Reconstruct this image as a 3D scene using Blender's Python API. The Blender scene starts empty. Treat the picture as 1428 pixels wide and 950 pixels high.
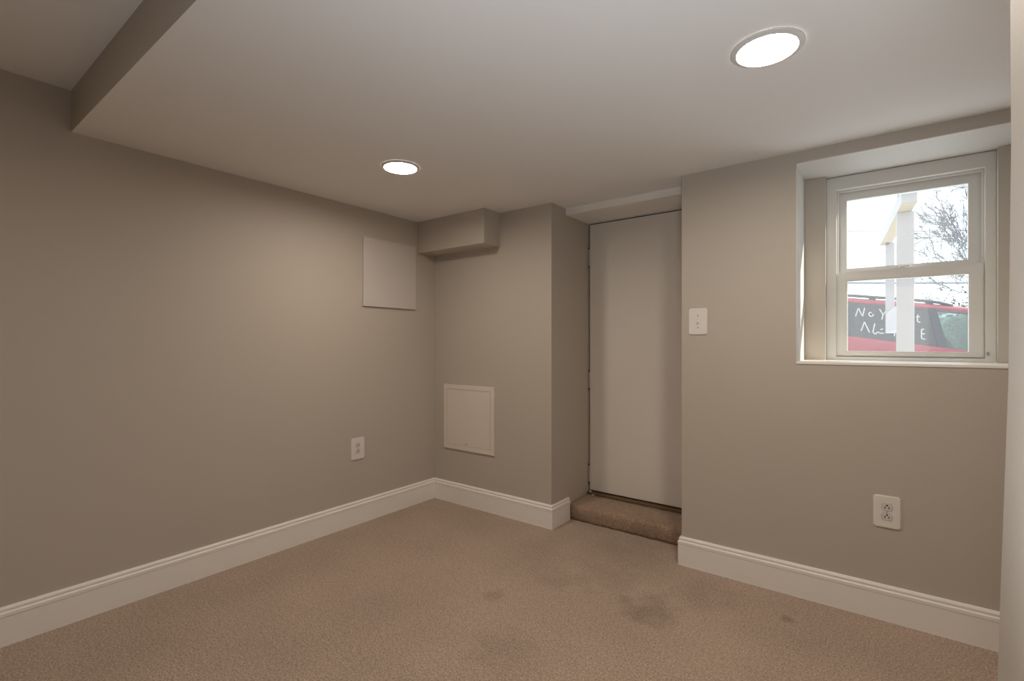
import bpy, bmesh, math, random
from mathutils import Vector, Matrix
random.seed(7)
PI = math.pi

# ------------------------------------------------------------------ camera, world, sun, exposure
A, D, EYE = 2.6627, 2.5507, 1.15           # camera x, distance to the window wall, eye height
CEIL, CEIL_UP, DROP_Y = 2.0208, 2.1906, 0.5009
sc = bpy.context.scene
cam_d = bpy.data.cameras.new('camera')
cam = bpy.data.objects.new('camera', cam_d)
sc.collection.objects.link(cam)
cam.location = (A, 0, EYE)
cam.rotation_euler = (PI / 2, 0, 0.64935)
cam_d.sensor_width = 36.0
cam_d.lens = 679.63 / 1428 * 36
cam_d.shift_y = 3.67 / 1428
cam_d.clip_start = 0.02
sc.camera = cam

world = bpy.data.worlds.new('overcast_sky')
sc.world = world
world.use_nodes = True
bg = world.node_tree.nodes['Background']
bg.inputs['Color'].default_value = (0.82, 0.91, 1.0, 1)
bg.inputs['Strength'].default_value = 2.2

sun_d = bpy.data.lights.new('sun', 'SUN')
sun = bpy.data.objects.new('sun', sun_d)
sc.collection.objects.link(sun)
sun_d.energy = 7.0
sun_d.color = (1.0, 0.93, 0.82)
sun_d.angle = math.radians(0.6)
sun.rotation_euler = Vector((0.80, 0.385, 0.50)).to_track_quat('Z', 'Y').to_euler()

fill_d = bpy.data.lights.new('ceiling_fill', 'SPOT')         # unseen spot added beside the camera to brighten the ceiling
fill_spot = bpy.data.objects.new('ceiling_fill', fill_d)
sc.collection.objects.link(fill_spot)
fill_d.energy = 52.0
fill_d.color = (0.86, 0.94, 1.0)
fill_d.spot_size = math.radians(146); fill_d.spot_blend = 1.0
fill_d.shadow_soft_size = 0.12
fill_spot.location = (2.70, 0.20, 0.85)
fill_spot.rotation_euler = Vector((0.02, -0.34, -0.9)).to_track_quat('Z', 'Y').to_euler()

LAMP = (1.0, 0.875, 0.735)
LAMP_STRENGTH = 152.0
LAMP_FAR_STRENGTH = 130.0
REAR_FILL_STRENGTH = 88.0
sc.view_settings.view_transform = 'Standard'
sc.view_settings.look = 'None'
sc.view_settings.exposure = 0.10
sc.view_settings.gamma = 1.0
sc.view_settings.use_curve_mapping = False

# ------------------------------------------------------------------ materials
def new_mat(name):
    m = bpy.data.materials.new(name)
    m.use_nodes = True
    nt = m.node_tree
    return m, nt, nt.nodes['Principled BSDF']

def mat(name, col, rough=0.6, noise=0.04, nscale=8.0, bump=0.0, bscale=300.0, metal=0.0, spec=0.35, coat=0.0):
    m, nt, b = new_mat(name)
    b.inputs['Roughness'].default_value = rough
    b.inputs['Metallic'].default_value = metal
    b.inputs['Specular IOR Level'].default_value = spec
    b.inputs['Coat Weight'].default_value = coat
    tc = nt.nodes.new('ShaderNodeTexCoord')
    n = nt.nodes.new('ShaderNodeTexNoise')
    n.inputs['Scale'].default_value = nscale
    n.inputs['Detail'].default_value = 3
    nt.links.new(tc.outputs['Object'], n.inputs['Vector'])
    mx = nt.nodes.new('ShaderNodeMix'); mx.data_type = 'RGBA'
    mx.inputs[6].default_value = tuple(c * (1 - noise) for c in col) + (1,)
    mx.inputs[7].default_value = tuple(min(1, c * (1 + noise)) for c in col) + (1,)
    nt.links.new(n.outputs['Fac'], mx.inputs[0])
    nt.links.new(mx.outputs[2], b.inputs['Base Color'])
    if bump:
        n2 = nt.nodes.new('ShaderNodeTexNoise')
        n2.inputs['Scale'].default_value = bscale
        n2.inputs['Detail'].default_value = 2
        nt.links.new(tc.outputs['Object'], n2.inputs['Vector'])
        bp = nt.nodes.new('ShaderNodeBump')
        bp.inputs['Strength'].default_value = bump
        bp.inputs['Distance'].default_value = 0.002
        nt.links.new(n2.outputs['Fac'], bp.inputs['Height'])
        nt.links.new(bp.outputs['Normal'], b.inputs['Normal'])
    return m

def emit_mat(name, col, strength):
    m = bpy.data.materials.new(name); m.use_nodes = True
    nt = m.node_tree; nt.nodes.clear()
    e = nt.nodes.new('ShaderNodeEmission')
    e.inputs['Color'].default_value = col + (1,)
    e.inputs['Strength'].default_value = strength
    o = nt.nodes.new('ShaderNodeOutputMaterial')
    nt.links.new(e.outputs[0], o.inputs[0])
    return m

def glass_mat(name, tint=(0.97, 0.985, 0.98), veil=0.05, gloss=0.06):
    m = bpy.data.materials.new(name); m.use_nodes = True
    nt = m.node_tree; nt.nodes.clear()
    t = nt.nodes.new('ShaderNodeBsdfTransparent'); t.inputs[0].default_value = tint + (1,)
    g = nt.nodes.new('ShaderNodeBsdfGlossy'); g.inputs['Roughness'].default_value = 0.02
    d = nt.nodes.new('ShaderNodeBsdfTranslucent'); d.inputs[0].default_value = (0.9, 0.9, 0.9, 1)
    m1 = nt.nodes.new('ShaderNodeMixShader'); m1.inputs[0].default_value = gloss
    m2 = nt.nodes.new('ShaderNodeMixShader'); m2.inputs[0].default_value = veil  # pale haze over the view, mixed into the glass
    o = nt.nodes.new('ShaderNodeOutputMaterial')
    nt.links.new(t.outputs[0], m1.inputs[1]); nt.links.new(g.outputs[0], m1.inputs[2])
    nt.links.new(m1.outputs[0], m2.inputs[1]); nt.links.new(d.outputs[0], m2.inputs[2])
    nt.links.new(m2.outputs[0], o.inputs[0])
    return m

def carpet_mat(name, base, stains=()):
    m, nt, b = new_mat(name)
    b.inputs['Roughness'].default_value = 0.95
    b.inputs['Specular IOR Level'].default_value = 0.1
    b.inputs['Sheen Weight'].default_value = 0.15
    tc = nt.nodes.new('ShaderNodeTexCoord')
    def noise(scale, detail=3):
        n = nt.nodes.new('ShaderNodeTexNoise')
        n.inputs['Scale'].default_value = scale; n.inputs['Detail'].default_value = detail
        nt.links.new(tc.outputs['Object'], n.inputs['Vector'])
        return n
    fine = noise(150, 2); broad = noise(2.6, 4); mid = noise(45, 3)
    def math_n(op, a, c=None, v=None):
        x = nt.nodes.new('ShaderNodeMath'); x.operation = op
        nt.links.new(a, x.inputs[0])
        if c is not None: nt.links.new(c, x.inputs[1])
        if v is not None: x.inputs[1].default_value = v
        return x.outputs[0]
    def remap(sock, a, b_, c, d_):
        r = nt.nodes.new('ShaderNodeMapRange')
        r.inputs[1].default_value = a; r.inputs[2].default_value = b_
        r.inputs[3].default_value = c; r.inputs[4].default_value = d_
        nt.links.new(sock, r.inputs[0]); return r.outputs[0]
    val = math_n('MULTIPLY', remap(fine.outputs['Fac'], 0.3, 0.7, 0.62, 1.36), remap(broad.outputs['Fac'], 0.3, 0.7, 0.93, 1.07))
    val = math_n('MULTIPLY', val, remap(mid.outputs['Fac'], 0.3, 0.7, 0.93, 1.06))
    warp = noise(11, 4)
    for (sx, sy, r, depth) in stains:
        vm = nt.nodes.new('ShaderNodeVectorMath'); vm.operation = 'DISTANCE'
        nt.links.new(tc.outputs['Object'], vm.inputs[0]); vm.inputs[1].default_value = (sx, sy, 0)
        dd = math_n('ADD', vm.outputs['Value'], remap(warp.outputs['Fac'], 0.2, 0.8, -0.7 * r, 0.7 * r))
        k = remap(dd, r * 0.25, r * 1.25, 1 - depth, 1.0)
        val = math_n('MULTIPLY', val, k)
    mul = nt.nodes.new('ShaderNodeMix'); mul.data_type = 'RGBA'; mul.blend_type = 'MULTIPLY'
    mul.inputs[0].default_value = 1.0
    mul.inputs[6].default_value = base + (1,)
    cmb = nt.nodes.new('ShaderNodeCombineColor')
    for i in range(3): nt.links.new(val, cmb.inputs[i])
    nt.links.new(cmb.outputs[0], mul.inputs[7])
    nt.links.new(mul.outputs[2], b.inputs['Base Color'])
    bp = nt.nodes.new('ShaderNodeBump'); bp.inputs['Strength'].default_value = 0.6; bp.inputs['Distance'].default_value = 0.004
    nt.links.new(fine.outputs['Fac'], bp.inputs['Height']); nt.links.new(bp.outputs['Normal'], b.inputs['Normal'])
    return m

M = {}
M['wall'] = mat('taupe_wall_paint', (0.535, 0.485, 0.425), 0.62, 0.015, 3, 0.12, 260)
M['ceiling'] = mat('flat_ceiling_white', (0.87, 0.86, 0.85), 0.8, 0.012, 2.5, 0.10, 200)
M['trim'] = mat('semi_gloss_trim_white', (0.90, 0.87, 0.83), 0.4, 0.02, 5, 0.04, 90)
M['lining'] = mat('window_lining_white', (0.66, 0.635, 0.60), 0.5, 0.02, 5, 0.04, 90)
M['door'] = mat('door_white_paint', (0.78, 0.73, 0.675), 0.5, 0.03, 3, 0.06, 60)
M['board'] = mat('access_panel_white', (0.63, 0.585, 0.545), 0.55, 0.025, 6, 0.05, 80)
M['panel_plastic'] = mat('access_panel_plastic', (0.76, 0.70, 0.635), 0.5, 0.015, 6, 0.03, 80)
M['plastic'] = mat('white_plastic', (0.80, 0.77, 0.735), 0.35, 0.01, 10)
M['recept'] = mat('receptacle_plastic', (0.70, 0.68, 0.655), 0.35, 0.01, 10)
M['slot'] = mat('dark_slot', (0.03, 0.028, 0.026), 0.6)
M['gap'] = mat('receptacle_gap', (0.33, 0.31, 0.29), 0.6)
M['screw'] = mat('screw_head', (0.42, 0.40, 0.37), 0.4, metal=0.4)
M['hinge'] = mat('painted_hinge', (0.45, 0.41, 0.37), 0.45, 0.05, 30)
M['hinge_tip'] = mat('hinge_pin_tip', (0.06, 0.045, 0.035), 0.5)
M['dark'] = mat('dark_gap', (0.05, 0.042, 0.035), 0.9)
M['wood'] = mat('dark_threshold_wood', (0.16, 0.10, 0.055), 0.55, 0.25, 20)
M['vinyl'] = mat('window_vinyl', (0.74, 0.73, 0.70), 0.38, 0.01, 6)
M['glass'] = glass_mat('window_glass')
M['carpet'] = carpet_mat('tan_cut_pile_carpet', (0.42, 0.32, 0.253),
    [(1.87, 2.02, 0.12, 0.26), (1.27, 1.72, 0.055, 0.20), (2.35, 2.31, 0.03, 0.30), (1.42, 2.02, 0.10, 0.12),
     (1.62, 2.18, 0.16, 0.11), (1.12, 2.30, 0.14, 0.07), (2.02, 2.28, 0.14, 0.12), (1.50, 2.50, 0.20, 0.10), (1.5, 1.45, 0.13, 0.10)])
M['step_carpet'] = carpet_mat('worn_step_carpet', (0.36, 0.255, 0.185), [(1.12, 2.79, 0.06, 0.25), (1.55, 2.80, 0.12, 0.22)])
M['lamp'] = emit_mat('lit_lamp_diffuser', LAMP, LAMP_STRENGTH)
M['lamp_far'] = emit_mat('lit_far_lamp_diffuser', LAMP, LAMP_FAR_STRENGTH)
M['rear_fill'] = emit_mat('rear_fill_diffuser', LAMP, REAR_FILL_STRENGTH)
M['lamp_trim'] = mat('lamp_trim_white', (0.72, 0.70, 0.68), 0.4)
M['post_paint'] = mat('darkened_white_post_paint', (0.38, 0.362, 0.36), 0.6, 0.05, 14)  # white paint set darker to offset the strong outdoor light
M['post_wood'] = mat('bare_yellow_wood', (0.34, 0.27, 0.17), 0.7, 0.15, 30)
M['bracket'] = mat('rusty_bracket', (0.12, 0.09, 0.06), 0.6)
M['car_red'] = mat('red_car_paint', (0.22, 0.018, 0.03), 0.3, 0.05, 9, coat=0.5)
M['car_dark'] = mat('black_car_trim', (0.035, 0.037, 0.042), 0.4)
M['car_rail'] = mat('grey_roof_rail', (0.04, 0.045, 0.05), 0.4)
M['tint'] = mat('tinted_car_glass', (0.040, 0.036, 0.035), 0.10, spec=0.5)
M['car_glass'] = glass_mat('clear_car_glass', (0.58, 0.66, 0.61), 0.05, 0.08)
M['tire'] = mat('tyre_rubber', (0.03, 0.03, 0.03), 0.8)
M['rim'] = mat('alloy_rim', (0.55, 0.55, 0.56), 0.3, metal=0.9)
M['ink'] = mat('white_window_marker', (0.38, 0.38, 0.37), 0.7)
M['lamp_red'] = mat('red_lamp_lens', (0.5, 0.02, 0.02), 0.2)
M['lamp_clear'] = mat('clear_lamp_lens', (0.75, 0.75, 0.75), 0.15)
M['bark'] = mat('grey_bark', (0.17, 0.165, 0.17), 0.9, 0.15, 12)
M['bush'] = mat('dark_evergreen', (0.03, 0.045, 0.033), 0.8, 0.3, 6)
M['wire'] = mat('wire_black', (0.10, 0.11, 0.12), 0.7)
M['pole'] = mat('utility_pole_wood', (0.24, 0.20, 0.17), 0.9, 0.2, 14)
M['ground'] = mat('pale_concrete_ground', (0.74, 0.78, 0.83), 0.9, 0.08, 1.2)

# ------------------------------------------------------------------ mesh helpers
COL = sc.collection
def link(o, parent=None):
    COL.objects.link(o)
    if parent is not None: o.parent = parent
    return o

def to_obj(name, bm, m, parent=None, smooth=False, loc=None):
    me = bpy.data.meshes.new(name)
    bmesh.ops.recalc_face_normals(bm, faces=bm.faces[:])
    bm.to_mesh(me); bm.free()
    for x in (m if isinstance(m, (list, tuple)) else [m]): me.materials.append(x)
    if smooth:
        for p in me.polygons: p.use_smooth = True
    o = bpy.data.objects.new(name, me)
    if loc is not None: o.location = loc
    return link(o, parent)

def tag(o, label=None, cat=None, group=None, kind=None):
    if label: o['label'] = label
    if cat: o['category'] = cat
    if group: o['group'] = group
    if kind: o['kind'] = kind
    return o

def empty(name, loc, rz=0.0):
    o = bpy.data.objects.new(name, None)
    o.empty_display_size = 0.05
    o.location = loc; o.rotation_euler = (0, 0, rz)
    return link(o)

def box(bm, x0, x1, y0, y1, z0, z1, bevel=0.0, mi=0, seg=2):
    r = bmesh.ops.create_cube(bm, size=1.0)
    vs = r['verts']
    for v in vs:
        v.co = Vector(((x0 + x1) / 2 + v.co.x * (x1 - x0), (y0 + y1) / 2 + v.co.y * (y1 - y0), (z0 + z1) / 2 + v.co.z * (z1 - z0)))
    fs = list({f for v in vs for f in v.link_faces})
    for f in fs: f.material_index = mi
    if bevel:
        es = list({e for v in vs for e in v.link_edges})
        rb = bmesh.ops.bevel(bm, geom=es, offset=bevel, segments=seg, affect='EDGES', profile=0.6)
        for f in rb['faces']: f.material_index = mi
    return vs

def ring(bm, ox0, ox1, oz0, oz1, ix0, ix1, iz0, iz1, y0, y1, bevel=0.0, mi=0):
    """A rectangular frame in the XZ plane, y0 (room side) to y1, as one closed surface."""
    def loop(a0, a1, c0, c1, y): return [bm.verts.new((a0, y, c0)), bm.verts.new((a1, y, c0)), bm.verts.new((a1, y, c1)), bm.verts.new((a0, y, c1))]
    of, ob = loop(ox0, ox1, oz0, oz1, y0), loop(ox0, ox1, oz0, oz1, y1)
    jf, jb = loop(ix0, ix1, iz0, iz1, y0), loop(ix0, ix1, iz0, iz1, y1)
    fs = []
    for i in range(4):
        k = (i + 1) % 4
        fs += [bm.faces.new((of[i], of[k], jf[k], jf[i])), bm.faces.new((ob[i], jb[i], jb[k], ob[k])),
               bm.faces.new((of[i], ob[i], ob[k], of[k])), bm.faces.new((jf[i], jf[k], jb[k], jb[i]))]
    for f in fs: f.material_index = mi
    if bevel:
        es = [e for e in {e for f in fs for e in f.edges} if abs(e.verts[0].co.y - e.verts[1].co.y) < 1e-6 and abs(e.verts[0].co.y - y0) < 1e-6
              and not (any(v in of for v in e.verts) and any(v in jf for v in e.verts))]
        bmesh.ops.bevel(bm, geom=es, offset=bevel, segments=2, affect='EDGES')

def cyl(bm, p0, p1, r0, r1=None, n=16, mi=0, caps=True):
    r1 = r0 if r1 is None else r1
    p0, p1 = Vector(p0), Vector(p1)
    d = (p1 - p0).normalized()
    u = d.orthogonal().normalized(); w = d.cross(u)
    a = [bm.verts.new(p0 + (u * math.cos(2 * PI * i / n) + w * math.sin(2 * PI * i / n)) * r0) for i in range(n)]
    b = [bm.verts.new(p1 + (u * math.cos(2 * PI * i / n) + w * math.sin(2 * PI * i / n)) * r1) for i in range(n)]
    for i in range(n):
        k = (i + 1) % n
        bm.faces.new((a[i], a[k], b[k], b[i])).material_index = mi
    if caps:
        bm.faces.new(a[::-1]).material_index = mi; bm.faces.new(b).material_index = mi

def lathe(bm, prof, n=48, axis='Z', center=(0, 0, 0), mi=0):
    """prof: list of (radius, height); open profile turned about the axis."""
    rows = []
    c = Vector(center)
    for (r, h) in prof:
        row = []
        for i in range(n):
            t = 2 * PI * i / n
            if axis == 'Z': p = Vector((r * math.cos(t), r * math.sin(t), h))
            else: p = Vector((r * math.cos(t), h, r * math.sin(t)))
            row.append(bm.verts.new(c + p))
        rows.append(row)
    for a, b in zip(rows, rows[1:]):
        for i in range(n):
            k = (i + 1) % n
            bm.faces.new((a[i], a[k], b[k], b[i])).material_index = mi
    return rows

def tube(bm, pts, r, n=6, mi=0):
    for a, b in zip(pts, pts[1:]): cyl(bm, a, b, r, r, n, mi)

# ------------------------------------------------------------------ room shell
RX0, RX1 = 1.033, 1.834                    # door recess
WX0, WX1, WZ0, WZ1 = 2.355, 3.137, 1.067, 1.966   # window opening (finished)
OUTW = 2.99                                # outer face at the window
OUT = 3.16                                 # outer face of the window wall
ROOM_R = 3.32
REAR_Y, REAR_R = -3.3, 4.3

bm = bmesh.new()
box(bm, -0.15, REAR_R + 0.2, REAR_Y - 0.15, D + 0.35, -0.12, 0.0)
tag(to_obj('floor', bm, M['carpet']), 'stained tan cut-pile carpet covering the whole floor', 'floor', kind='structure')

bm = bmesh.new(); box(bm, -0.15, 0.0, REAR_Y, OUT, -0.1, 2.35)
tag(to_obj('wall_left', bm, M['wall']), 'long taupe wall on the left with an outlet and a square panel', 'wall', kind='structure')

bm = bmesh.new()
TOP = 2.3
box(bm, 0.0, RX0, D, OUT, -0.1, TOP)
box(bm, RX1, WX0 - 0.004, D, OUTW, -0.1, TOP)
box(bm, WX0 - 0.004, WX1 + 0.004, D, OUTW, -0.1, 1.055)
box(bm, WX0 - 0.004, WX1 + 0.004, D, OUTW, WZ1 + 0.004, TOP)
box(bm, WX1 + 0.004, ROOM_R + 0.2, D, OUTW, -0.1, TOP)
box(bm, RX0, RX1 + 0.05, 3.085, OUT, -0.1, TOP)
box(bm, RX1, RX1 + 0.05, OUTW - 0.002, 3.09, -0.1, TOP)
tag(to_obj('wall_back', bm, M['wall']), 'taupe far wall holding the door recess and the window', 'wall', kind='structure')

# right: a wall end close to the camera, then the room's right wall behind it
bm = bmesh.new()
prof = [(2.738, -0.1), (2.744, 0.5), (2.757, 0.80), (2.760, 0.92), (2.765, 1.11), (2.767, 1.35), (2.766, 1.6), (2.766, 2.3)]
ra = [[bm.verts.new((x, y, z)) for (x, z) in prof] for y in (0.58, 0.70)]
rb = [[bm.verts.new((ROOM_R + 0.9, y, z)) for (x, z) in prof] for y in (0.58, 0.70)]
for i in range(len(prof) - 1):
    bm.faces.new((ra[0][i], ra[0][i + 1], ra[1][i + 1], ra[1][i]))
    bm.faces.new((ra[0][i], rb[0][i], rb[0][i + 1], ra[0][i + 1]))
    bm.faces.new((ra[1][i], ra[1][i + 1], rb[1][i + 1], rb[1][i]))
    bm.faces.new((rb[0][i], rb[1][i], rb[1][i + 1], rb[0][i + 1]))
tag(to_obj('wall_right', bm, M['wall']), 'pale taupe wall end cutting off the right edge of the view', 'wall', kind='structure')
bm = bmesh.new(); box(bm, ROOM_R, ROOM_R + 0.12, 0.70, D, -0.1, TOP)
tag(to_obj('wall_side', bm, M['wall']), 'taupe side wall beyond the window, hidden by the near wall end', 'wall', kind='structure')
bm = bmesh.new()
box(bm, -0.15, REAR_R, REAR_Y - 0.12, REAR_Y, -0.1, 2.35)
box(bm, REAR_R, REAR_R + 0.12, REAR_Y, 0.58, -0.1, 2.35)
tag(to_obj('wall_rear', bm, M['wall']), 'taupe walls of the room behind the viewer', 'wall', kind='structure')

bm = bmesh.new(); box(bm, -0.15, REAR_R + 0.12, REAR_Y - 0.12, DROP_Y + 0.3, CEIL_UP, CEIL_UP + 0.12)
tag(to_obj('ceiling', bm, M['ceiling']), 'higher strip of white ceiling at the upper left', 'ceiling', kind='structure')
bm = bmesh.new()
box(bm, 0.0, REAR_R, DROP_Y, D + 0.25, CEIL, CEIL_UP - 0.001)
for f in bm.faces:
    if f.calc_center_median().y < DROP_Y + 1e-4: f.material_index = 1
tag(to_obj('ceiling_drop', bm, [M['ceiling'], M['wall']]), 'lowered white ceiling with two recessed lights and a tan step', 'ceiling', kind='structure')

bm = bmesh.new(); box(bm, 0.0, 0.626, 2.386, D + 0.002, 1.796, CEIL + 0.01, 0.004)
tag(to_obj('soffit', bm, M['wall']), 'short taupe boxed soffit in the far left ceiling corner', 'soffit', kind='structure')

# head of the door recess
bm = bmesh.new()
box(bm, RX0 - 0.002, RX1 + 0.002, 2.723, 3.086, 1.979, 2.2, 0.003)
tag(to_obj('trim_1', bm, M['trim']), 'white painted header board above the recessed door', 'trim', kind='structure')

# carpeted step in the recess
bm = bmesh.new()
r = 0.028
pr = [(2.770, 0.0), (2.767, 0.02), (2.765, 0.05), (2.765, 0.076), (2.769, 0.089), (2.780, 0.096), (2.805, 0.0995), (2.9, 0.103), (3.09, 0.106), (3.09, 0.0)]
N = 26
rows = []
for i in range(N + 1):
    x = RX0 - 0.001 + (RX1 - RX0 + 0.002) * i / N
    wob = 0.003 * math.sin(i * 1.7) + 0.002 * math.sin(i * 3.1)
    rows.append([bm.verts.new((x, y + (wob if y < 2.8 else 0), z + (wob * 0.5 if z > 0.06 else 0))) for y, z in pr])
for a, b in zip(rows, rows[1:]):
    for i in range(len(pr)):
        k = (i + 1) % len(pr)
        bm.faces.new((a[i], a[k], b[k], b[i]))
bm.faces.new(rows[0]); bm.faces.new(rows[-1][::-1])
tag(to_obj('carpeted_step', bm, M['step_carpet'], smooth=True), 'worn brown carpeted step below the recessed white door', 'step', kind='structure')
bm = bmesh.new(); box(bm, RX0, RX1, 3.0, 3.084, 0.104, 0.121, 0.004)
tag(to_obj('trim_2', bm, M['wood']), 'dark wooden threshold strip under the recessed door', 'threshold', kind='structure')

# door slab with hinges
DY = 3.030
bm = bmesh.new()
box(bm, RX0 + 0.009, RX1 - 0.004, DY, DY + 0.04, 0.130, 1.972, 0.003)
door = tag(to_obj('door_1', bm, M['door']), 'plain white flush door set back above the carpeted step', 'door', kind='structure')
for (z0, z1) in ((1.683, 1.808), (0.834, 0.953), (0.184, 0.304)):
    bm = bmesh.new()
    cyl(bm, (RX0 + 0.006, DY - 0.004, z0 + 0.004), (RX0 + 0.006, DY - 0.004, z1 - 0.004), 0.0055, n=12)
    box(bm, RX0 + 0.004, RX0 + 0.0095, DY - 0.0015, DY + 0.006, z0 + 0.004, z1 - 0.004)
    h = to_obj('hinge', bm, M['hinge'], door)
    bm = bmesh.new()
    for a, b in ((z0 - 0.006, z0 + 0.004), (z1 - 0.004, z1 + 0.006)):
        cyl(bm, (RX0 + 0.006, DY - 0.005, a), (RX0 + 0.006, DY - 0.005, b), 0.006, n=12)
    tag(to_obj('hinge_pin', bm, M['hinge_tip'], h), 'dark hinge pin ends')
# dark strip behind the hinge gap, and the frayed weatherstrip at the lower hinge corner
bm = bmesh.new()
box(bm, RX0, RX0 + 0.0085, DY + 0.012, DY + 0.05, 0.121, 1.979)
box(bm, RX0, RX1, DY + 0.012, DY + 0.05, 1.9725, 1.979)
to_obj('door_gap_strip', bm, M['dark'], door)
bm = bmesh.new()
tube(bm, [(RX0 + 0.012, DY - 0.006, 0.124), (RX0 + 0.04, DY - 0.014, 0.113), (RX0 + 0.07, DY - 0.02, 0.109), (RX0 + 0.10, DY - 0.012, 0.111)], 0.004, 6)
tube(bm, [(RX0 + 0.02, DY - 0.02, 0.111), (RX0 + 0.05, DY - 0.03, 0.108), (RX0 + 0.075, DY - 0.022, 0.11)], 0.0035, 6)
tag(to_obj('weatherstrip', bm, M['trim'], door), 'frayed white weatherstrip end')

# baseboards: moulded profile swept along the wall foot with mitred corners
BB = [(0.0, 0.0), (0.015, 0.0), (0.015, 0.108), (0.0165, 0.112), (0.0165, 0.124), (0.011, 0.1275), (0.0095, 0.1305), (0.0115, 0.1335), (0.0115, 0.139), (0.007, 0.146), (0.0, 0.147)]
def baseboard(name, path, label):
    """path: plan polyline on the wall faces; the board stands to the right of the walking direction."""
    bm = bmesh.new()
    P = [Vector((x, y)) for x, y in path]
    rows = []
    for i, p in enumerate(P):
        dirs = []
        if i > 0: dirs.append((p - P[i - 1]).normalized())
        if i < len(P) - 1: dirs.append((P[i + 1] - p).normalized())
        ns = [Vector((d.y, -d.x)) for d in dirs]
        n = ns[0] if len(ns) == 1 else (ns[0] + ns[1]) / (1 + ns[0].dot(ns[1]))
        rows.append([bm.verts.new((p.x + n.x * t, p.y + n.y * t, z)) for t, z in BB])
    for a, b in zip(rows, rows[1:]):
        for i in range(len(BB) - 1): bm.faces.new((a[i], a[i + 1], b[i + 1], b[i]))
        bm.faces.new((a[-1], a[0], b[0], b[-1]))
    bm.faces.new(rows[0]); bm.faces.new(rows[-1][::-1])
    return tag(to_obj(name, bm, M['trim']), label, 'baseboard', kind='structure')
baseboard('baseboard_left', [(0.0, REAR_Y), (0.0, D - 0.0005)], 'white moulded baseboard along the long left wall')
baseboard('baseboard_back', [(0.0155, D), (RX0, D), (RX0, 2.752)], 'white moulded baseboard of the far wall turning into the door recess')
baseboard('baseboard_right', [(RX1, 2.765), (RX1, D), (ROOM_R, D)], 'white moulded baseboard under the window')

# ------------------------------------------------------------------ window
bm = bmesh.new()
FY = 2.87
ring(bm, 2.443, 3.047, WZ0, WZ1 - 0.002, 2.484, 3.013, 1.084, 1.902, FY, FY + 0.115, 0.002)
ring(bm, 2.484, 3.013, 1.084, 1.902, 2.493, 3.005, 1.088, 1.892, FY + 0.028, FY + 0.038, 0.002)
win = tag(to_obj('window_1', bm, M['vinyl']), 'white vinyl double-hung window set deep in the far wall', 'window', kind='structure')
s = 1.012
up = lambda x: A + (x - A) * s
uz = lambda z: EYE + (z - EYE) * s
bm = bmesh.new()
ring(bm, 2.484, 3.013, 1.475, 1.902, up(2.526), up(2.961), uz(1.513), uz(1.845), FY + 0.047, FY + 0.077, 0.003)
us = to_obj('upper_sash', bm, M['vinyl'], win)
bm = bmesh.new(); box(bm, up(2.526) - 0.004, up(2.961) + 0.004, FY + 0.059, FY + 0.063, uz(1.513) - 0.004, uz(1.845) + 0.004)
to_obj('glass_pane', bm, M['glass'], us)
bm = bmesh.new()
ring(bm, 2.478, 3.012, 1.086, 1.497, 2.528, 2.963, 1.111, 1.451, FY + 0.012, FY + 0.042, 0.004)
ls = to_obj('lower_sash', bm, M['vinyl'], win)
bm = bmesh.new(); box(bm, 2.524, 2.967, FY + 0.025, FY + 0.029, 1.107, 1.455)
to_obj('glass_pane', bm, M['glass'], ls)
bm = bmesh.new()
lx = 2.735
lathe(bm, [(0.0, 1.508), (0.010, 1.508), (0.012, 1.504), (0.012, 1.4975)], 20, 'Z', (lx, FY + 0.027, 0))
box(bm, lx - 0.030, lx + 0.030, FY + 0.016, FY + 0.038, 1.496, 1.502, 0.002)
tube(bm, [(lx, FY + 0.027, 1.507), (lx + 0.02, FY + 0.019, 1.508), (lx + 0.032, FY + 0.014, 1.506)], 0.004, 8)
to_obj('sash_lock', bm, M['vinyl'], ls)
bm = bmesh.new()
box(bm, WX0 - 0.003, WX1 + 0.003, D - 0.004, FY + 0.1, 1.055, WZ0, 0.002)
to_obj('window_sill', bm, M['trim'], win)
bm = bmesh.new(); box(bm, 3.0165, 3.0235, FY - 0.006, FY + 0.002, 1.098, 1.112, 0.001)
tag(to_obj('vent_latch', bm, M['screw'], win), 'small grey latch')
# white lining boards of the deep opening
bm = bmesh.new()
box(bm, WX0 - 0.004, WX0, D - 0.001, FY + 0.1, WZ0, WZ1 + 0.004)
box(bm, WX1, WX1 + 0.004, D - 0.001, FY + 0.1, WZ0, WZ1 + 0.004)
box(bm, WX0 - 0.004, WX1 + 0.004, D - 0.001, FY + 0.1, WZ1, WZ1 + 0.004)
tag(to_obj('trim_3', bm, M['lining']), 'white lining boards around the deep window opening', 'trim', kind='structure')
# taupe filler boards either side of the window
for n, a, b, side in (('trim_4', WX0, 2.443, 'left'), ('trim_5', 3.047, WX1, 'right')):
    bm = bmesh.new(); box(bm, a, b, 2.832, FY + 0.1, WZ0, WZ1, 0.001)
    tag(to_obj(n, bm, M['wall']), 'narrow taupe filler board on the %s of the window frame' % side, 'trim', kind='structure')

# ------------------------------------------------------------------ access panels
t = empty('access_panel', (0, 2.136, 1.39))
tag(t, 'flat square white access panel high on the left wall', 'access panel')
def child_box(name, m, parent, dims, bevel=0.002, base=None):
    bm = bmesh.new()
    x0, x1, y0, y1, z0, z1 = dims
    b = Vector(base if base is not None else parent.location)
    box(bm, x0 - b.x, x1 - b.x, y0 - b.y, y1 - b.y, z0 - b.z, z1 - b.z, bevel)
    return to_obj(name, bm, m, parent)
child_box('panel', M['board'], t, (0.0005, 0.013, 1.916, 2.356, 1.389, 1.837), 0.0025)

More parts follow.
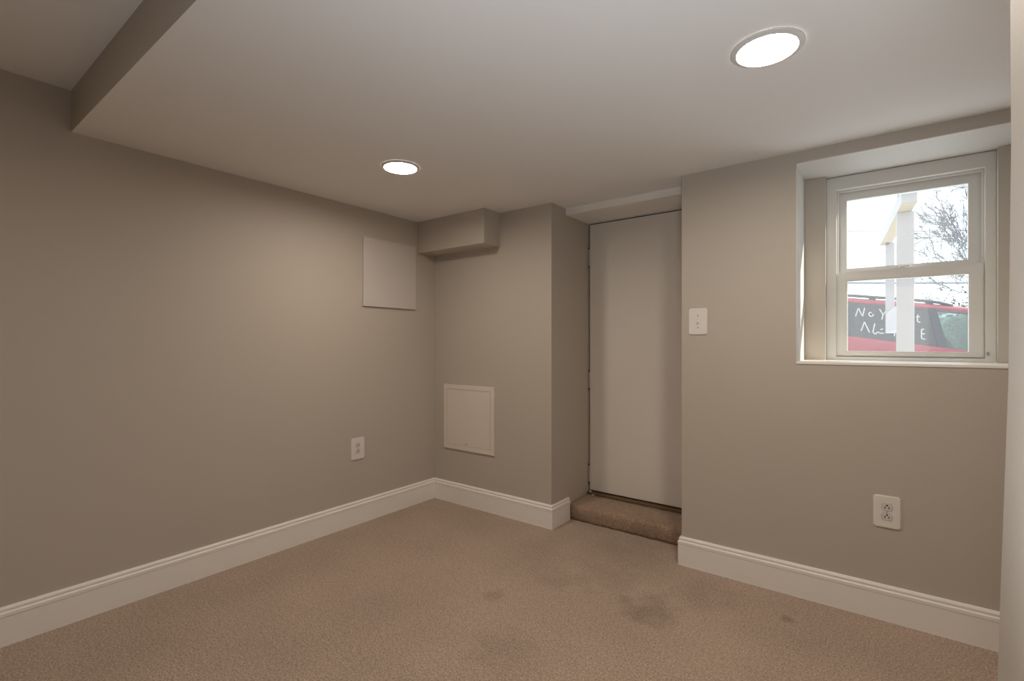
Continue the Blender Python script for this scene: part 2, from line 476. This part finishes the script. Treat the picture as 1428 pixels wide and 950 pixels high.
t = empty('access_panel', (0.344, D, 0.388))
tag(t, 'white framed access panel low on the far wall above the baseboard', 'access panel')
bm = bmesh.new()
ring(bm, -0.238, 0.236, 0.0, 0.464, -0.206, 0.204, 0.034, 0.430, -0.011, -0.0005, 0.0025)
to_obj('panel_frame', bm, M['panel_plastic'], t)
bm = bmesh.new(); box(bm, -0.2048, 0.2028, -0.0095, -0.0005, 0.0352, 0.4288, 0.0012)
pd = to_obj('panel_door', bm, M['panel_plastic'], t)
bm = bmesh.new(); box(bm, -0.024, -0.006, -0.0115, -0.009, 0.045, 0.052, 0.001)
tag(to_obj('latch', bm, M['screw'], pd), 'small grey latch slot')

# ------------------------------------------------------------------ outlets and switch (built facing -Y, origin at the wall)
def rounded_plate(w, h, d):
    bm = bmesh.new()
    box(bm, -w / 2, w / 2, -d, -0.0003, -h / 2, h / 2)
    es = [e for e in bm.edges if abs(e.verts[0].co.y - e.verts[1].co.y) > 1e-4]
    bmesh.ops.bevel(bm, geom=es, offset=0.005, segments=4, affect='EDGES')
    es = [e for e in bm.edges if e.verts[0].co.y < -d + 1e-5 and e.verts[1].co.y < -d + 1e-5]
    bmesh.ops.bevel(bm, geom=es, offset=0.0028, segments=3, affect='EDGES')
    return bm
def outlet(loc, rz, w, h, label):
    t = empty('wall_outlet', loc, rz)
    tag(t, label, 'outlet', 'duplex wall outlets')
    to_obj('cover_plate', rounded_plate(w, h, 0.006), M['plastic'], t)
    for zc in (0.0195, -0.0195):
        bm = bmesh.new()
        n = 40
        pts = []
        for i in range(n):
            a = 2 * PI * i / n
            pts.append((0.0180 * math.cos(a), max(-0.0142, min(0.0142, 0.0180 * math.sin(a)))))
        f0 = [bm.verts.new((x, -0.0055, z + zc)) for x, z in pts]
        f1 = [bm.verts.new((x, -0.0078, z + zc)) for x, z in pts]
        for i in range(n):
            bm.faces.new((f0[i], f0[(i + 1) % n], f1[(i + 1) % n], f1[i]))
        bm.faces.new(f1)
        rcp = to_obj('receptacle', bm, M['recept'], t)
        bm = bmesh.new()                                    # dark gap round the receptacle
        g0 = [bm.verts.new((x * 1.06, -0.0064, z * 1.06 + zc)) for x, z in pts]
        g1 = [bm.verts.new((x * 0.99, -0.0064, z * 0.99 + zc)) for x, z in pts]
        for i in range(n): bm.faces.new((g0[i], g0[(i + 1) % n], g1[(i + 1) % n], g1[i]))
        tag(to_obj('gap', bm, M['gap'], rcp), 'thin grey gap')
        bm = bmesh.new()
        for (x, hw, hh) in ((-0.0068, 0.0016, 0.0044), (0.0068, 0.0016, 0.0038)):
            box(bm, x - hw, x + hw, -0.0082, -0.0074, zc - 0.0015 - hh, zc - 0.0015 + hh)
        cyl(bm, (0, -0.0082, zc + 0.0078), (0, -0.0074, zc + 0.0078), 0.0033, n=14)
        tag(to_obj('socket_slots', bm, M['slot'], rcp), 'dark socket slots')
    bm = bmesh.new(); lathe(bm, [(0.0, -0.0074), (0.0028, -0.0070), (0.0036, -0.0058)], 16, 'Y')
    to_obj('screw', bm, M['screw'], t)
    return t
outlet((0, 1.879, 0.479), PI / 2, 0.097, 0.137, 'white duplex outlet low on the long left wall')
outlet((2.679, D, 0.4505), 0, 0.091, 0.133, 'white duplex outlet below the window')

t = empty('light_switch', (1.917, D, 1.260))
tag(t, 'white single toggle switch on the wall right of the door recess', 'light switch')
to_obj('cover_plate', rounded_plate(0.092, 0.135, 0.006), M['plastic'], t)
bm = bmesh.new(); box(bm, -0.0052, 0.0052, -0.0068, -0.0055, -0.0125, 0.0125, 0.0005)
tg = to_obj('toggle_slot', bm, M['recept'], t)
bm = bmesh.new()
vs = box(bm, -0.0036, 0.0036, -0.018, -0.006, -0.0045, 0.0045, 0.001)
bmesh.ops.rotate(bm, verts=bm.verts[:], cent=(0, -0.006, 0), matrix=Matrix.Rotation(math.radians(28), 3, 'X'))
to_obj('toggle', bm, M['plastic'], tg)
for zc in (0.030, -0.030):
    bm = bmesh.new(); lathe(bm, [(0.0, -0.0074), (0.003, -0.0070), (0.0038, -0.0058)], 16, 'Y', (0, 0, zc))
    to_obj('screw', bm, M['screw'], t)

# ------------------------------------------------------------------ recessed lights
def can_light(x, y, z, label, lampm, r_out=0.099, r_in=0.082, group='recessed ceiling lights'):
    t = empty('recessed_light', (x, y, z))
    tag(t, label, 'ceiling light', group)
    bm = bmesh.new()
    lathe(bm, [(r_out, -0.0003), (r_out, -0.0035), (r_out - 0.0015, -0.0048), (r_out - 0.004, -0.0050), (r_in + 0.002, -0.0095), (r_in, -0.0095), (r_in - 0.001, -0.0080), (r_in - 0.0015, -0.001)], 64)
    to_obj('trim_ring', bm, M['lamp_trim'], t, smooth=True)
    bm = bmesh.new()
    rows = lathe(bm, [(r_in, -0.0012), (r_in * 0.6, -0.0014), (r_in * 0.2, -0.0015)], 64)
    bm.faces.new(rows[-1])
    tag(to_obj('diffuser', bm, lampm, t, smooth=True), 'glowing warm white diffuser')
    return t
can_light(2.392, 1.600, CEIL, 'large lit recessed ceiling light nearest the viewer, at the upper right', M['lamp'])
can_light(0.770, 1.583, CEIL, 'smaller looking lit recessed ceiling light in front of the left corner', M['lamp_far'], 0.092, 0.080)
for (x, y, w) in ((0.85, -0.75, 'left'), (2.6, -0.75, 'right')):  # unseen lamps added as fill for the left wall and floor
    can_light(x, y, CEIL_UP, 'added fill light in the unseen ceiling behind the viewer, on the %s' % w, M['rear_fill'], group='added fill lights behind the viewer')

# ------------------------------------------------------------------ outside
GZ = 0.115
SL = math.tan(math.radians(4.5))
YAW = math.radians(20)
Fh = Vector((math.cos(YAW), math.sin(YAW), 0))
P0 = Vector((A - 0.328, 8.54, 0))            # a point on the car's near side
def ground_z(x, y):
    m = (Vector((x, y, 0)) - P0).dot(Fh)
    m = max(-6.0, min(9.0, m))
    return GZ - SL * m
bm = bmesh.new()
xs = [-14, -9, -6, -4, -2, 0, 1, 2, 3, 4, 5, 6, 8, 10, 14, 20, 30]
ys = [OUT + 0.001, 4, 5, 6, 7, 8, 9, 10, 12, 14, 18, 24, 32, 45]
g = [[bm.verts.new((x, y, ground_z(x, y))) for x in xs] for y in ys]
for a, b in zip(g, g[1:]):
    for i in range(len(xs) - 1): bm.faces.new((a[i], a[i + 1], b[i + 1], b[i]))
tag(to_obj('ground', bm, M['ground']), 'pale paved ground outside the window', 'ground', kind='structure')

# white wooden post frame just outside
t = empty('wooden_post_frame', (2.785, 4.09, ground_z(2.785, 4.09)))
tag(t, 'white wooden post with a side arm standing outside the window before the red car', 'post')
B = Vector(t.location)
def bar(name, p0, p1, w, h, m, parent, bevel=0.003):
    """A beam of width w (horizontal) and height h from p0 to p1 (bottom centre line)."""
    p0, p1 = Vector(p0) - B, Vector(p1) - B
    d = (p1 - p0); L = d.length
    bm = bmesh.new(); box(bm, -w / 2, w / 2, 0, L, 0, h, bevel)
    ang = math.atan2(-d.x, d.y); pit = math.atan2(d.z, math.hypot(d.x, d.y))
    for v in bm.verts: v.co = Matrix.Rotation(ang, 3, 'Z') @ (Matrix.Rotation(pit, 3, 'X') @ v.co) + p0
    for f in bm.faces:
        if isinstance(m, list) and f.normal.z < -0.9: pass
    bm.normal_update()
    if isinstance(m, list):
        for f in bm.faces:
            if f.normal.z < -0.8: f.material_index = 1
    return to_obj(name, bm, m, parent)
child_box('post', M['post_paint'], t, (2.738, 2.828, 4.045, 4.135, ground_z(2.78, 4.09) - 0.05, 2.0), 0.004)
child_box('upper_post', M['post_paint'], t, (2.742, 2.822, 4.05, 4.13, 2.085, 2.62), 0.004)
bar('arm', (2.795, 3.81, 2.0), (2.686, 5.345, 2.0), 0.076, 0.088, [M['post_paint'], M['post_wood']], t)
child_box('hanging_post', M['post_paint'], t, (2.686, 2.748, 5.25, 5.312, 1.235, 2.0), 0.003)
bar('lower_rail', (2.768, 4.13, 1.235), (2.715, 5.25, 1.235), 0.05, 0.17, M['post_paint'], t)
bm = bmesh.new(); cyl(bm, Vector((2.70, 5.19, 1.996)) - B, Vector((2.70, 5.19, 1.978)) - B, 0.012, n=10)
tag(to_obj('hook', bm, M['bracket'], t), 'small rusty hook')

# ------------------------------------------------------------------ red car (local: x forward, y left, z up; right side faces the house)
CM = Matrix.Translation(P0 - Fh * 1.56 + Vector((-Fh.y, Fh.x, 0)) * 0.88 + Vector((0, 0, GZ + SL * 1.56))) \
    @ Matrix.Rotation(YAW, 4, 'Z') @ Matrix.Rotation(math.radians(4.5), 4, 'Y')
car = bpy.data.objects.new('car', None); link(car)
car.matrix_world = CM
tag(car, 'red car with dark tinted side windows and white handwriting parked outside the window', 'car')
def lerp(a, b, t): return a + (b - a) * t
def belt(x): return 1.16 - 0.07 * (x - 1.0)
# lower body loft
st = [(-0.02, 0.62, 0.42, 0.98), (0.03, 0.78, 0.36, 1.12), (0.15, 0.86, 0.30, belt(0.15)), (0.8, 0.89, 0.26, belt(0.8)), (1.5, 0.90, 0.24, belt(1.5)), (2.4, 0.90, 0.24, belt(2.4)),
      (3.3, 0.90, 0.25, belt(3.3)), (3.55, 0.89, 0.26, 0.985), (4.1, 0.86, 0.28, 0.92), (4.45, 0.80, 0.32, 0.83), (4.6, 0.70, 0.36, 0.72), (4.64, 0.60, 0.42, 0.62)]
bm = bmesh.new()
rows = []
for (x, hw, z0, z1) in st:
    zs = [z0, lerp(z0, z1, 0.12), lerp(z0, z1, 0.45), lerp(z0, z1, 0.78), lerp(z0, z1, 0.96), z1]
    wsc = [0.93, 0.98, 1.0, 0.985, 0.96, 0.94]
    row = [bm.verts.new((x, -hw * w_, z)) for z, w_ in zip(zs, wsc)] + [bm.verts.new((x, 0, z1 + (0.03 if x > 3.4 else 0.0)))] + \
          [bm.verts.new((x, hw * w_, z)) for z, w_ in reversed(list(zip(zs, wsc)))]
    rows.append(row)
n = len(rows[0])
for j, (a, b) in enumerate(zip(rows, rows[1:])):
    for i in range(n):
        k = (i + 1) % n
        if i in (5, 6) and 1 <= j <= 6: continue          # open under the greenhouse
        bm.faces.new((a[i], a[k], b[k], b[i]))
bm.faces.new(rows[0][::-1]); bm.faces.new(rows[-1])
body = to_obj('body', bm, M['car_red'], car, smooth=True)
# greenhouse: columns of (belt x, top x), alternating pillar and glass
HB, HT, HR = 0.846, 0.715, 0.66            # half widths at belt, glass top, roof edge
cols = [(0.10, 0.42), (0.28, 0.55), (1.40, 1.38), (1.52, 1.48), (2.50, 2.40), (2.62, 2.50), (3.42, 2.98), (3.56, 3.06)]
def roof_z(x): return 1.705 - 0.030 * (x - 1.56) - 0.02 * max(0, x - 2.0) ** 2 - 0.05 * max(0, 0.9 - x) ** 2
def gtop(x): return roof_z(x) - 0.075
def side_pts(s_, bx, tx):
    return (Vector((bx, s_ * HB, belt(bx) - 0.004)), Vector((tx, s_ * HT, gtop(tx))), Vector((tx, s_ * HR, roof_z(tx) - 0.012)))
roof = bmesh.new()
names = ['rear_quarter_window', 'rear_side_window', 'front_side_window']
quads = {}
for s_ in (-1, 1):
    for i in range(len(cols) - 1):
        a, b = side_pts(s_, *cols[i]), side_pts(s_, *cols[i + 1])
        if i % 2 == 0:                                       # pillar
            tgt = bmesh.new()
            q = [a[0], b[0], b[1], a[1]]
            inn = [v - Vector((0, s_ * 0.05, 0)) for v in q]
            vo = [tgt.verts.new(v) for v in q]; vi = [tgt.verts.new(v) for v in inn]
            tgt.faces.new(vo); tgt.faces.new(vi[::-1])
            for k in range(4): tgt.faces.new((vo[k], vi[k], vi[(k + 1) % 4], vo[(k + 1) % 4]))
            to_obj('pillar', tgt, M['car_dark'], car)
        else:
            quads[(s_, i // 2)] = [a[0], b[0], b[1], a[1]]
# roof skin with its side band
xs_r = [0.42, 0.6, 0.9, 1.2, 1.5, 1.8, 2.1, 2.4, 2.6, 2.8, 2.98, 3.06]
rr = []
for x in xs_r:
    z = roof_z(x)
    line = [(-HT, gtop(x)), (-HT + 0.012, gtop(x) + 0.03), (-HR - 0.01, z - 0.022), (-HR + 0.04, z), (-0.3, z + 0.022), (0, z + 0.028), (0.3, z + 0.022), (HR - 0.04, z), (HR + 0.01, z - 0.022), (HT - 0.012, gtop(x) + 0.03), (HT, gtop(x))]
    lo = [(y * 0.96, zz - 0.04) for y, zz in line]
    rr.append(([roof.verts.new((x, y, zz)) for y, zz in line], [roof.verts.new((x, y, zz)) for y, zz in lo]))
for (a, al), (b, bl) in zip(rr, rr[1:]):
    for i in range(len(a) - 1):
        roof.faces.new((a[i], a[i + 1], b[i + 1], b[i])); roof.faces.new((al[i], bl[i], bl[i + 1], al[i + 1]))
    for e in (0, -1): roof.faces.new((a[e], b[e], bl[e], al[e]))
for k in (0, -1):
    a, al = rr[k]
    for i in range(len(a) - 1): roof.faces.new((a[i], al[i], al[i + 1], a[i + 1]))
to_obj('roof', roof, M['car_red'], car, smooth=True)
win_obj = {}
for (s_, k), q in quads.items():
    bm = bmesh.new()
    out = [v + Vector((0, -s_ * 0.004, 0)) for v in q]; inn = [v + Vector((0, -s_ * 0.010, 0)) for v in q]
    vo = [bm.verts.new(v) for v in out]; vi = [bm.verts.new(v) for v in inn]
    bm.faces.new(vo); bm.faces.new(vi[::-1])
    for i in range(4): bm.faces.new((vo[i], vi[i], vi[(i + 1) % 4], vo[(i + 1) % 4]))
    o = to_obj(names[k], bm, M['car_glass'] if k == 2 else M['tint'], car)
    tag(o, 'clear front side window' if k == 2 else 'dark tinted window')
    win_obj[(s_, k)] = o
def end_glass(name, bx, tx, m):
    bm = bmesh.new()
    q = [Vector((bx, -HB + 0.03, belt(bx))), Vector((bx, HB - 0.03, belt(bx))), Vector((tx, HT - 0.03, gtop(tx))), Vector((tx, -HT + 0.03, gtop(tx)))]
    d = (q[3] - q[0]).cross(q[1] - q[0]).normalized() * 0.006
    vo = [bm.verts.new(v) for v in q]; vi = [bm.verts.new(v + d) for v in q]
    bm.faces.new(vo); bm.faces.new(vi[::-1])
    for i in range(4): bm.faces.new((vo[i], vi[i], vi[(i + 1) % 4], vo[(i + 1) % 4]))
    return to_obj(name, bm, m, car)
end_glass('windshield', 3.54, 3.04, M['car_glass'])
end_glass('rear_window', 0.12, 0.44, M['tint'])
# roof rails, mirrors, wheels, lamps, seats
for s_ in (-1, 1):
    bm = bmesh.new()
    ry = s_ * (HR - 0.03)
    pts = []
    for i in range(15):
        u = i / 14
        x = lerp(0.55, 2.72, u)
        lift = 0.036 * min(1, min(u, 1 - u) / 0.10) ** 0.6
        pts.append((x, ry, roof_z(x) + lift - 0.005))
    tube(bm, pts, 0.021, 8)
    for x in (0.85, 1.75, 2.45): box(bm, x - 0.04, x + 0.04, ry - 0.012, ry + 0.012, roof_z(x) - 0.01, roof_z(x) + 0.03)
    to_obj('roof_rail', bm, M['car_rail'], car)
    bm = bmesh.new()
    bmesh.ops.create_uvsphere(bm, u_segments=16, v_segments=10, radius=1.0)
    for v in bm.verts: v.co = Vector((3.06 + v.co.x * 0.10, s_ * 0.98 + v.co.y * 0.10, belt(3.06) + 0.10 + v.co.z * 0.075))
    box(bm, 3.08, 3.16, min(s_ * 0.84, s_ * 0.95), max(s_ * 0.84, s_ * 0.95), belt(3.1) + 0.02, belt(3.1) + 0.07)
    to_obj('side_mirror', bm, M['car_dark'], car, smooth=True)
    for x in (0.88, 3.78):
        bm = bmesh.new()
        lathe(bm, [(0.20, s_ * 0.70), (0.33, s_ * 0.70), (0.345, s_ * 0.73), (0.345, s_ * 0.88), (0.33, s_ * 0.91), (0.225, s_ * 0.915)], 36, 'Y', (x, 0, 0.345))
        w_ = to_obj('tire', bm, M['tire'], car, smooth=True)
        bm = bmesh.new()
        lathe(bm, [(0.225, s_ * 0.905), (0.20, s_ * 0.89), (0.06, s_ * 0.90), (0.001, s_ * 0.905)], 36, 'Y', (x, 0, 0.345))
        for k in range(5):
            a = 2 * PI * k / 5
            cyl(bm, (x + 0.05 * math.cos(a), s_ * 0.90, 0.345 + 0.05 * math.sin(a)), (x + 0.21 * math.cos(a), s_ * 0.90, 0.345 + 0.21 * math.sin(a)), 0.022, n=8)
        to_obj('rim', bm, M['rim'], w_, smooth=True)
    bm = bmesh.new(); box(bm, -0.03, 0.06, min(s_ * 0.60, s_ * 0.78), max(s_ * 0.60, s_ * 0.78), 0.80, 1.08, 0.02)
    to_obj('tail_lamp', bm, M['lamp_red'], car)
    bm = bmesh.new(); box(bm, 4.44, 4.62, min(s_ * 0.50, s_ * 0.76), max(s_ * 0.50, s_ * 0.76), 0.58, 0.72, 0.03)
    to_obj('headlamp', bm, M['lamp_clear'], car)
    bm = bmesh.new()
    box(bm, 2.36, 2.50, s_ * 0.36 - 0.24, s_ * 0.36 + 0.24, 0.6, 1.22, 0.05)
    box(bm, 2.40, 2.95, s_ * 0.36 - 0.25, s_ * 0.36 + 0.25, 0.5, 0.68, 0.05)
    box(bm, 2.38, 2.47, s_ * 0.36 - 0.12, s_ * 0.36 + 0.12, 1.24, 1.40, 0.03)
    to_obj('seat', bm, M['car_dark'], car)
bm = bmesh.new(); box(bm, 3.15, 3.55, -0.78, 0.78, 0.75, 1.0, 0.05)
to_obj('dashboard', bm, M['car_dark'], car)

# white handwriting on the near rear side window (strokes laid on the glass)
q = quads[(-1, 1)]
def on_glass(u, v):
    """u along the window 0..1 from its rear edge, v up 0..1."""
    lo = q[0].lerp(q[1], u); hi = q[3].lerp(q[2], u)
    return lo.lerp(hi, v) + Vector((0, -0.0015, 0.0))
LETTERS = [  # each handwritten letter as strokes in (u, v)
    [[(0.02, 0.60), (0.07, 0.84), (0.115, 0.62), (0.155, 0.86)]],                                  # N
    [[(0.245, 0.74), (0.215, 0.75), (0.20, 0.68), (0.225, 0.63), (0.255, 0.66), (0.26, 0.71)]],    # o
    [[(0.355, 0.86), (0.39, 0.72), (0.455, 0.86)], [(0.39, 0.72), (0.365, 0.58)]],                 # y
    [[(0.50, 0.74), (0.48, 0.66), (0.52, 0.62)]],
    [[(0.845, 0.80), (0.82, 0.62), (0.855, 0.60)], [(0.815, 0.73), (0.865, 0.75)]],                # t
    [[(0.075, 0.20), (0.13, 0.46), (0.18, 0.18)]],                                                 # A
    [[(0.265, 0.45), (0.225, 0.20), (0.25, 0.15), (0.285, 0.22), (0.33, 0.19), (0.365, 0.21)]],    # l c
    [[(0.325, 0.30), (0.365, 0.32)]],
    [[(0.53, 0.42), (0.49, 0.16)], [(0.47, 0.33), (0.535, 0.36)]],                                 # t
    [[(0.85, 0.42), (0.825, 0.18), (0.87, 0.17)], [(0.835, 0.30), (0.875, 0.31)], [(0.85, 0.42), (0.885, 0.43)]],   # E
]
for strokes in LETTERS:
    bm = bmesh.new()
    for s_ in strokes: tube(bm, [on_glass(u, v) for u, v in s_], 0.0075, 6)
    tag(to_obj('handwritten_letter', bm, M['ink'], win_obj[(-1, 1)]), 'white handwritten letter')

# ------------------------------------------------------------------ bare trees, bush, wires, poles
def branch_tree(name, base, height, label, rng, levels=6, spread=0.55, r0=0.13, lean=(0, 0), minr=0.009):
    root = empty(name, base)
    tag(root, label, 'tree', 'bare trees beyond the car')
    trunk, limbs = bmesh.new(), bmesh.new()
    def grow(bmx, p, d, L, r, lv):
        n = 3
        pts = [p]; rad = [r]
        for i in range(n):
            d = (d + Vector((rng.uniform(-1, 1), rng.uniform(-1, 1), rng.uniform(-0.4, 0.8))) * (0.10 if lv == 0 else 0.20)).normalized()
            p = p + d * L / n
            pts.append(p); rad.append(max(minr, r * (1 - 0.4 * (i + 1) / n)))
        for i in range(n): cyl(bmx, pts[i], pts[i + 1], rad[i], rad[i + 1], 6 if lv < 2 else 4 if lv < 4 else 3, caps=False)
        if lv >= levels: return
        for c in range(3 if lv < levels - 1 else 4):
            k = rng.choice([1, 2, 3, 3]) if lv else rng.choice([2, 3, 3])
            ax = Vector((rng.uniform(-1, 1), rng.uniform(-1, 1), rng.uniform(-1, 1))).normalized()
            nd = (d + ax * spread * rng.uniform(0.7, 1.5) + Vector((lean[0], lean[1], 0)) * 0.15).normalized()
            grow(limbs, pts[k], nd, L * rng.uniform(0.62, 0.82), rad[k] * 0.66, lv + 1)
    grow(trunk, Vector((0, 0, 0)), Vector((lean[0] * 0.2, lean[1] * 0.2, 1)).normalized(), height * 0.30, r0, 0)
    to_obj('trunk', trunk, M['bark'], root)
    to_obj('branches', limbs, M['bark'], root)
    return root
rng = random.Random(11)
branch_tree('bare_tree', (6.5, 22.0, ground_z(6.5, 22)), 9.0, 'bare grey tree with fine twigs seen through the right of the window', random.Random(21), 7, 0.50, 0.15, (-0.1, 0))
branch_tree('bare_tree', (1.9, 40.0, ground_z(1.9, 40)), 4.3, 'faint distant bare tree above the car roof at the left of the window', rng, 6, 0.7, 0.10)

bm = bmesh.new()
rb_ = random.Random(5)
for i in range(3200):
    c = Vector((rb_.gauss(0, 0.42), rb_.gauss(0, 0.4), abs(rb_.gauss(1.25, 0.65))))
    for k in range(3):
        n_ = Vector((rb_.uniform(-1, 1), rb_.uniform(-1, 1), rb_.uniform(-1, 1))).normalized()
        u_ = n_.orthogonal().normalized() * 0.038; w_ = n_.cross(u_)
        c2 = c + n_ * 0.05
        vs = [bm.verts.new(c2 + u_), bm.verts.new(c2 + w_ * 0.5), bm.verts.new(c2 - u_), bm.verts.new(c2 - w_ * 0.5)]
        bm.faces.new(vs)
t = empty('evergreen_bush', (4.62, 18.5, ground_z(4.62, 18.5)))
tag(t, 'dark evergreen bush at the lower right behind the red car', 'bush')
to_obj('foliage', bm, M['bush'], t)
bm = bmesh.new()
for k in range(5): cyl(bm, (0.1 * math.cos(k), 0.1 * math.sin(k), -0.05), (0.45 * math.cos(k * 1.3), 0.4 * math.sin(k * 1.3), 1.2), 0.03, 0.012, 6)
to_obj('stem', bm, M['bark'], t)

pole_at = ((-8.0, 7.33), (14.0, 24.05))
wdir = (Vector(pole_at[1]) - Vector(pole_at[0])).normalized()
wrot = math.atan2(wdir.y, wdir.x)
for (x, y), side in zip(pole_at, ('left', 'right')):
    z = ground_z(x, y)
    t = empty('utility_pole', (x, y, z), wrot)
    tag(t, 'wooden utility pole on the %s carrying the overhead wires' % side, 'pole', 'utility poles')
    bm = bmesh.new(); cyl(bm, (0, 0, -0.2), (0, 0, 5.8 - z), 0.14, 0.10, 12); to_obj('shaft', bm, M['pole'], t)
    bm = bmesh.new(); box(bm, -0.05, 0.05, -0.9, 0.9, 5.0 - z, 5.12 - z, 0.01); to_obj('crossarm', bm, M['pole'], t)
for (off, zz, sag, rr_, lab) in ((-0.20, 2.64, 0.30, 0.018, 'dark cable running just above the car roof'), (0.35, 4.05, 1.10, 0.009, 'thin faint wire crossing the upper window pane')):
    bm = bmesh.new()
    pts = []
    for i in range(41):
        u = i / 40
        px, py = lerp(pole_at[0][0], pole_at[1][0], u), lerp(pole_at[0][1], pole_at[1][1], u)
        pts.append((px - wdir.y * off, py + wdir.x * off, zz + sag * ((u - 0.5) / 0.5) ** 2))
    tube(bm, pts, rr_, 6)
    tag(to_obj('overhead_wire', bm, M['wire']), lab, 'wire', 'overhead wires')
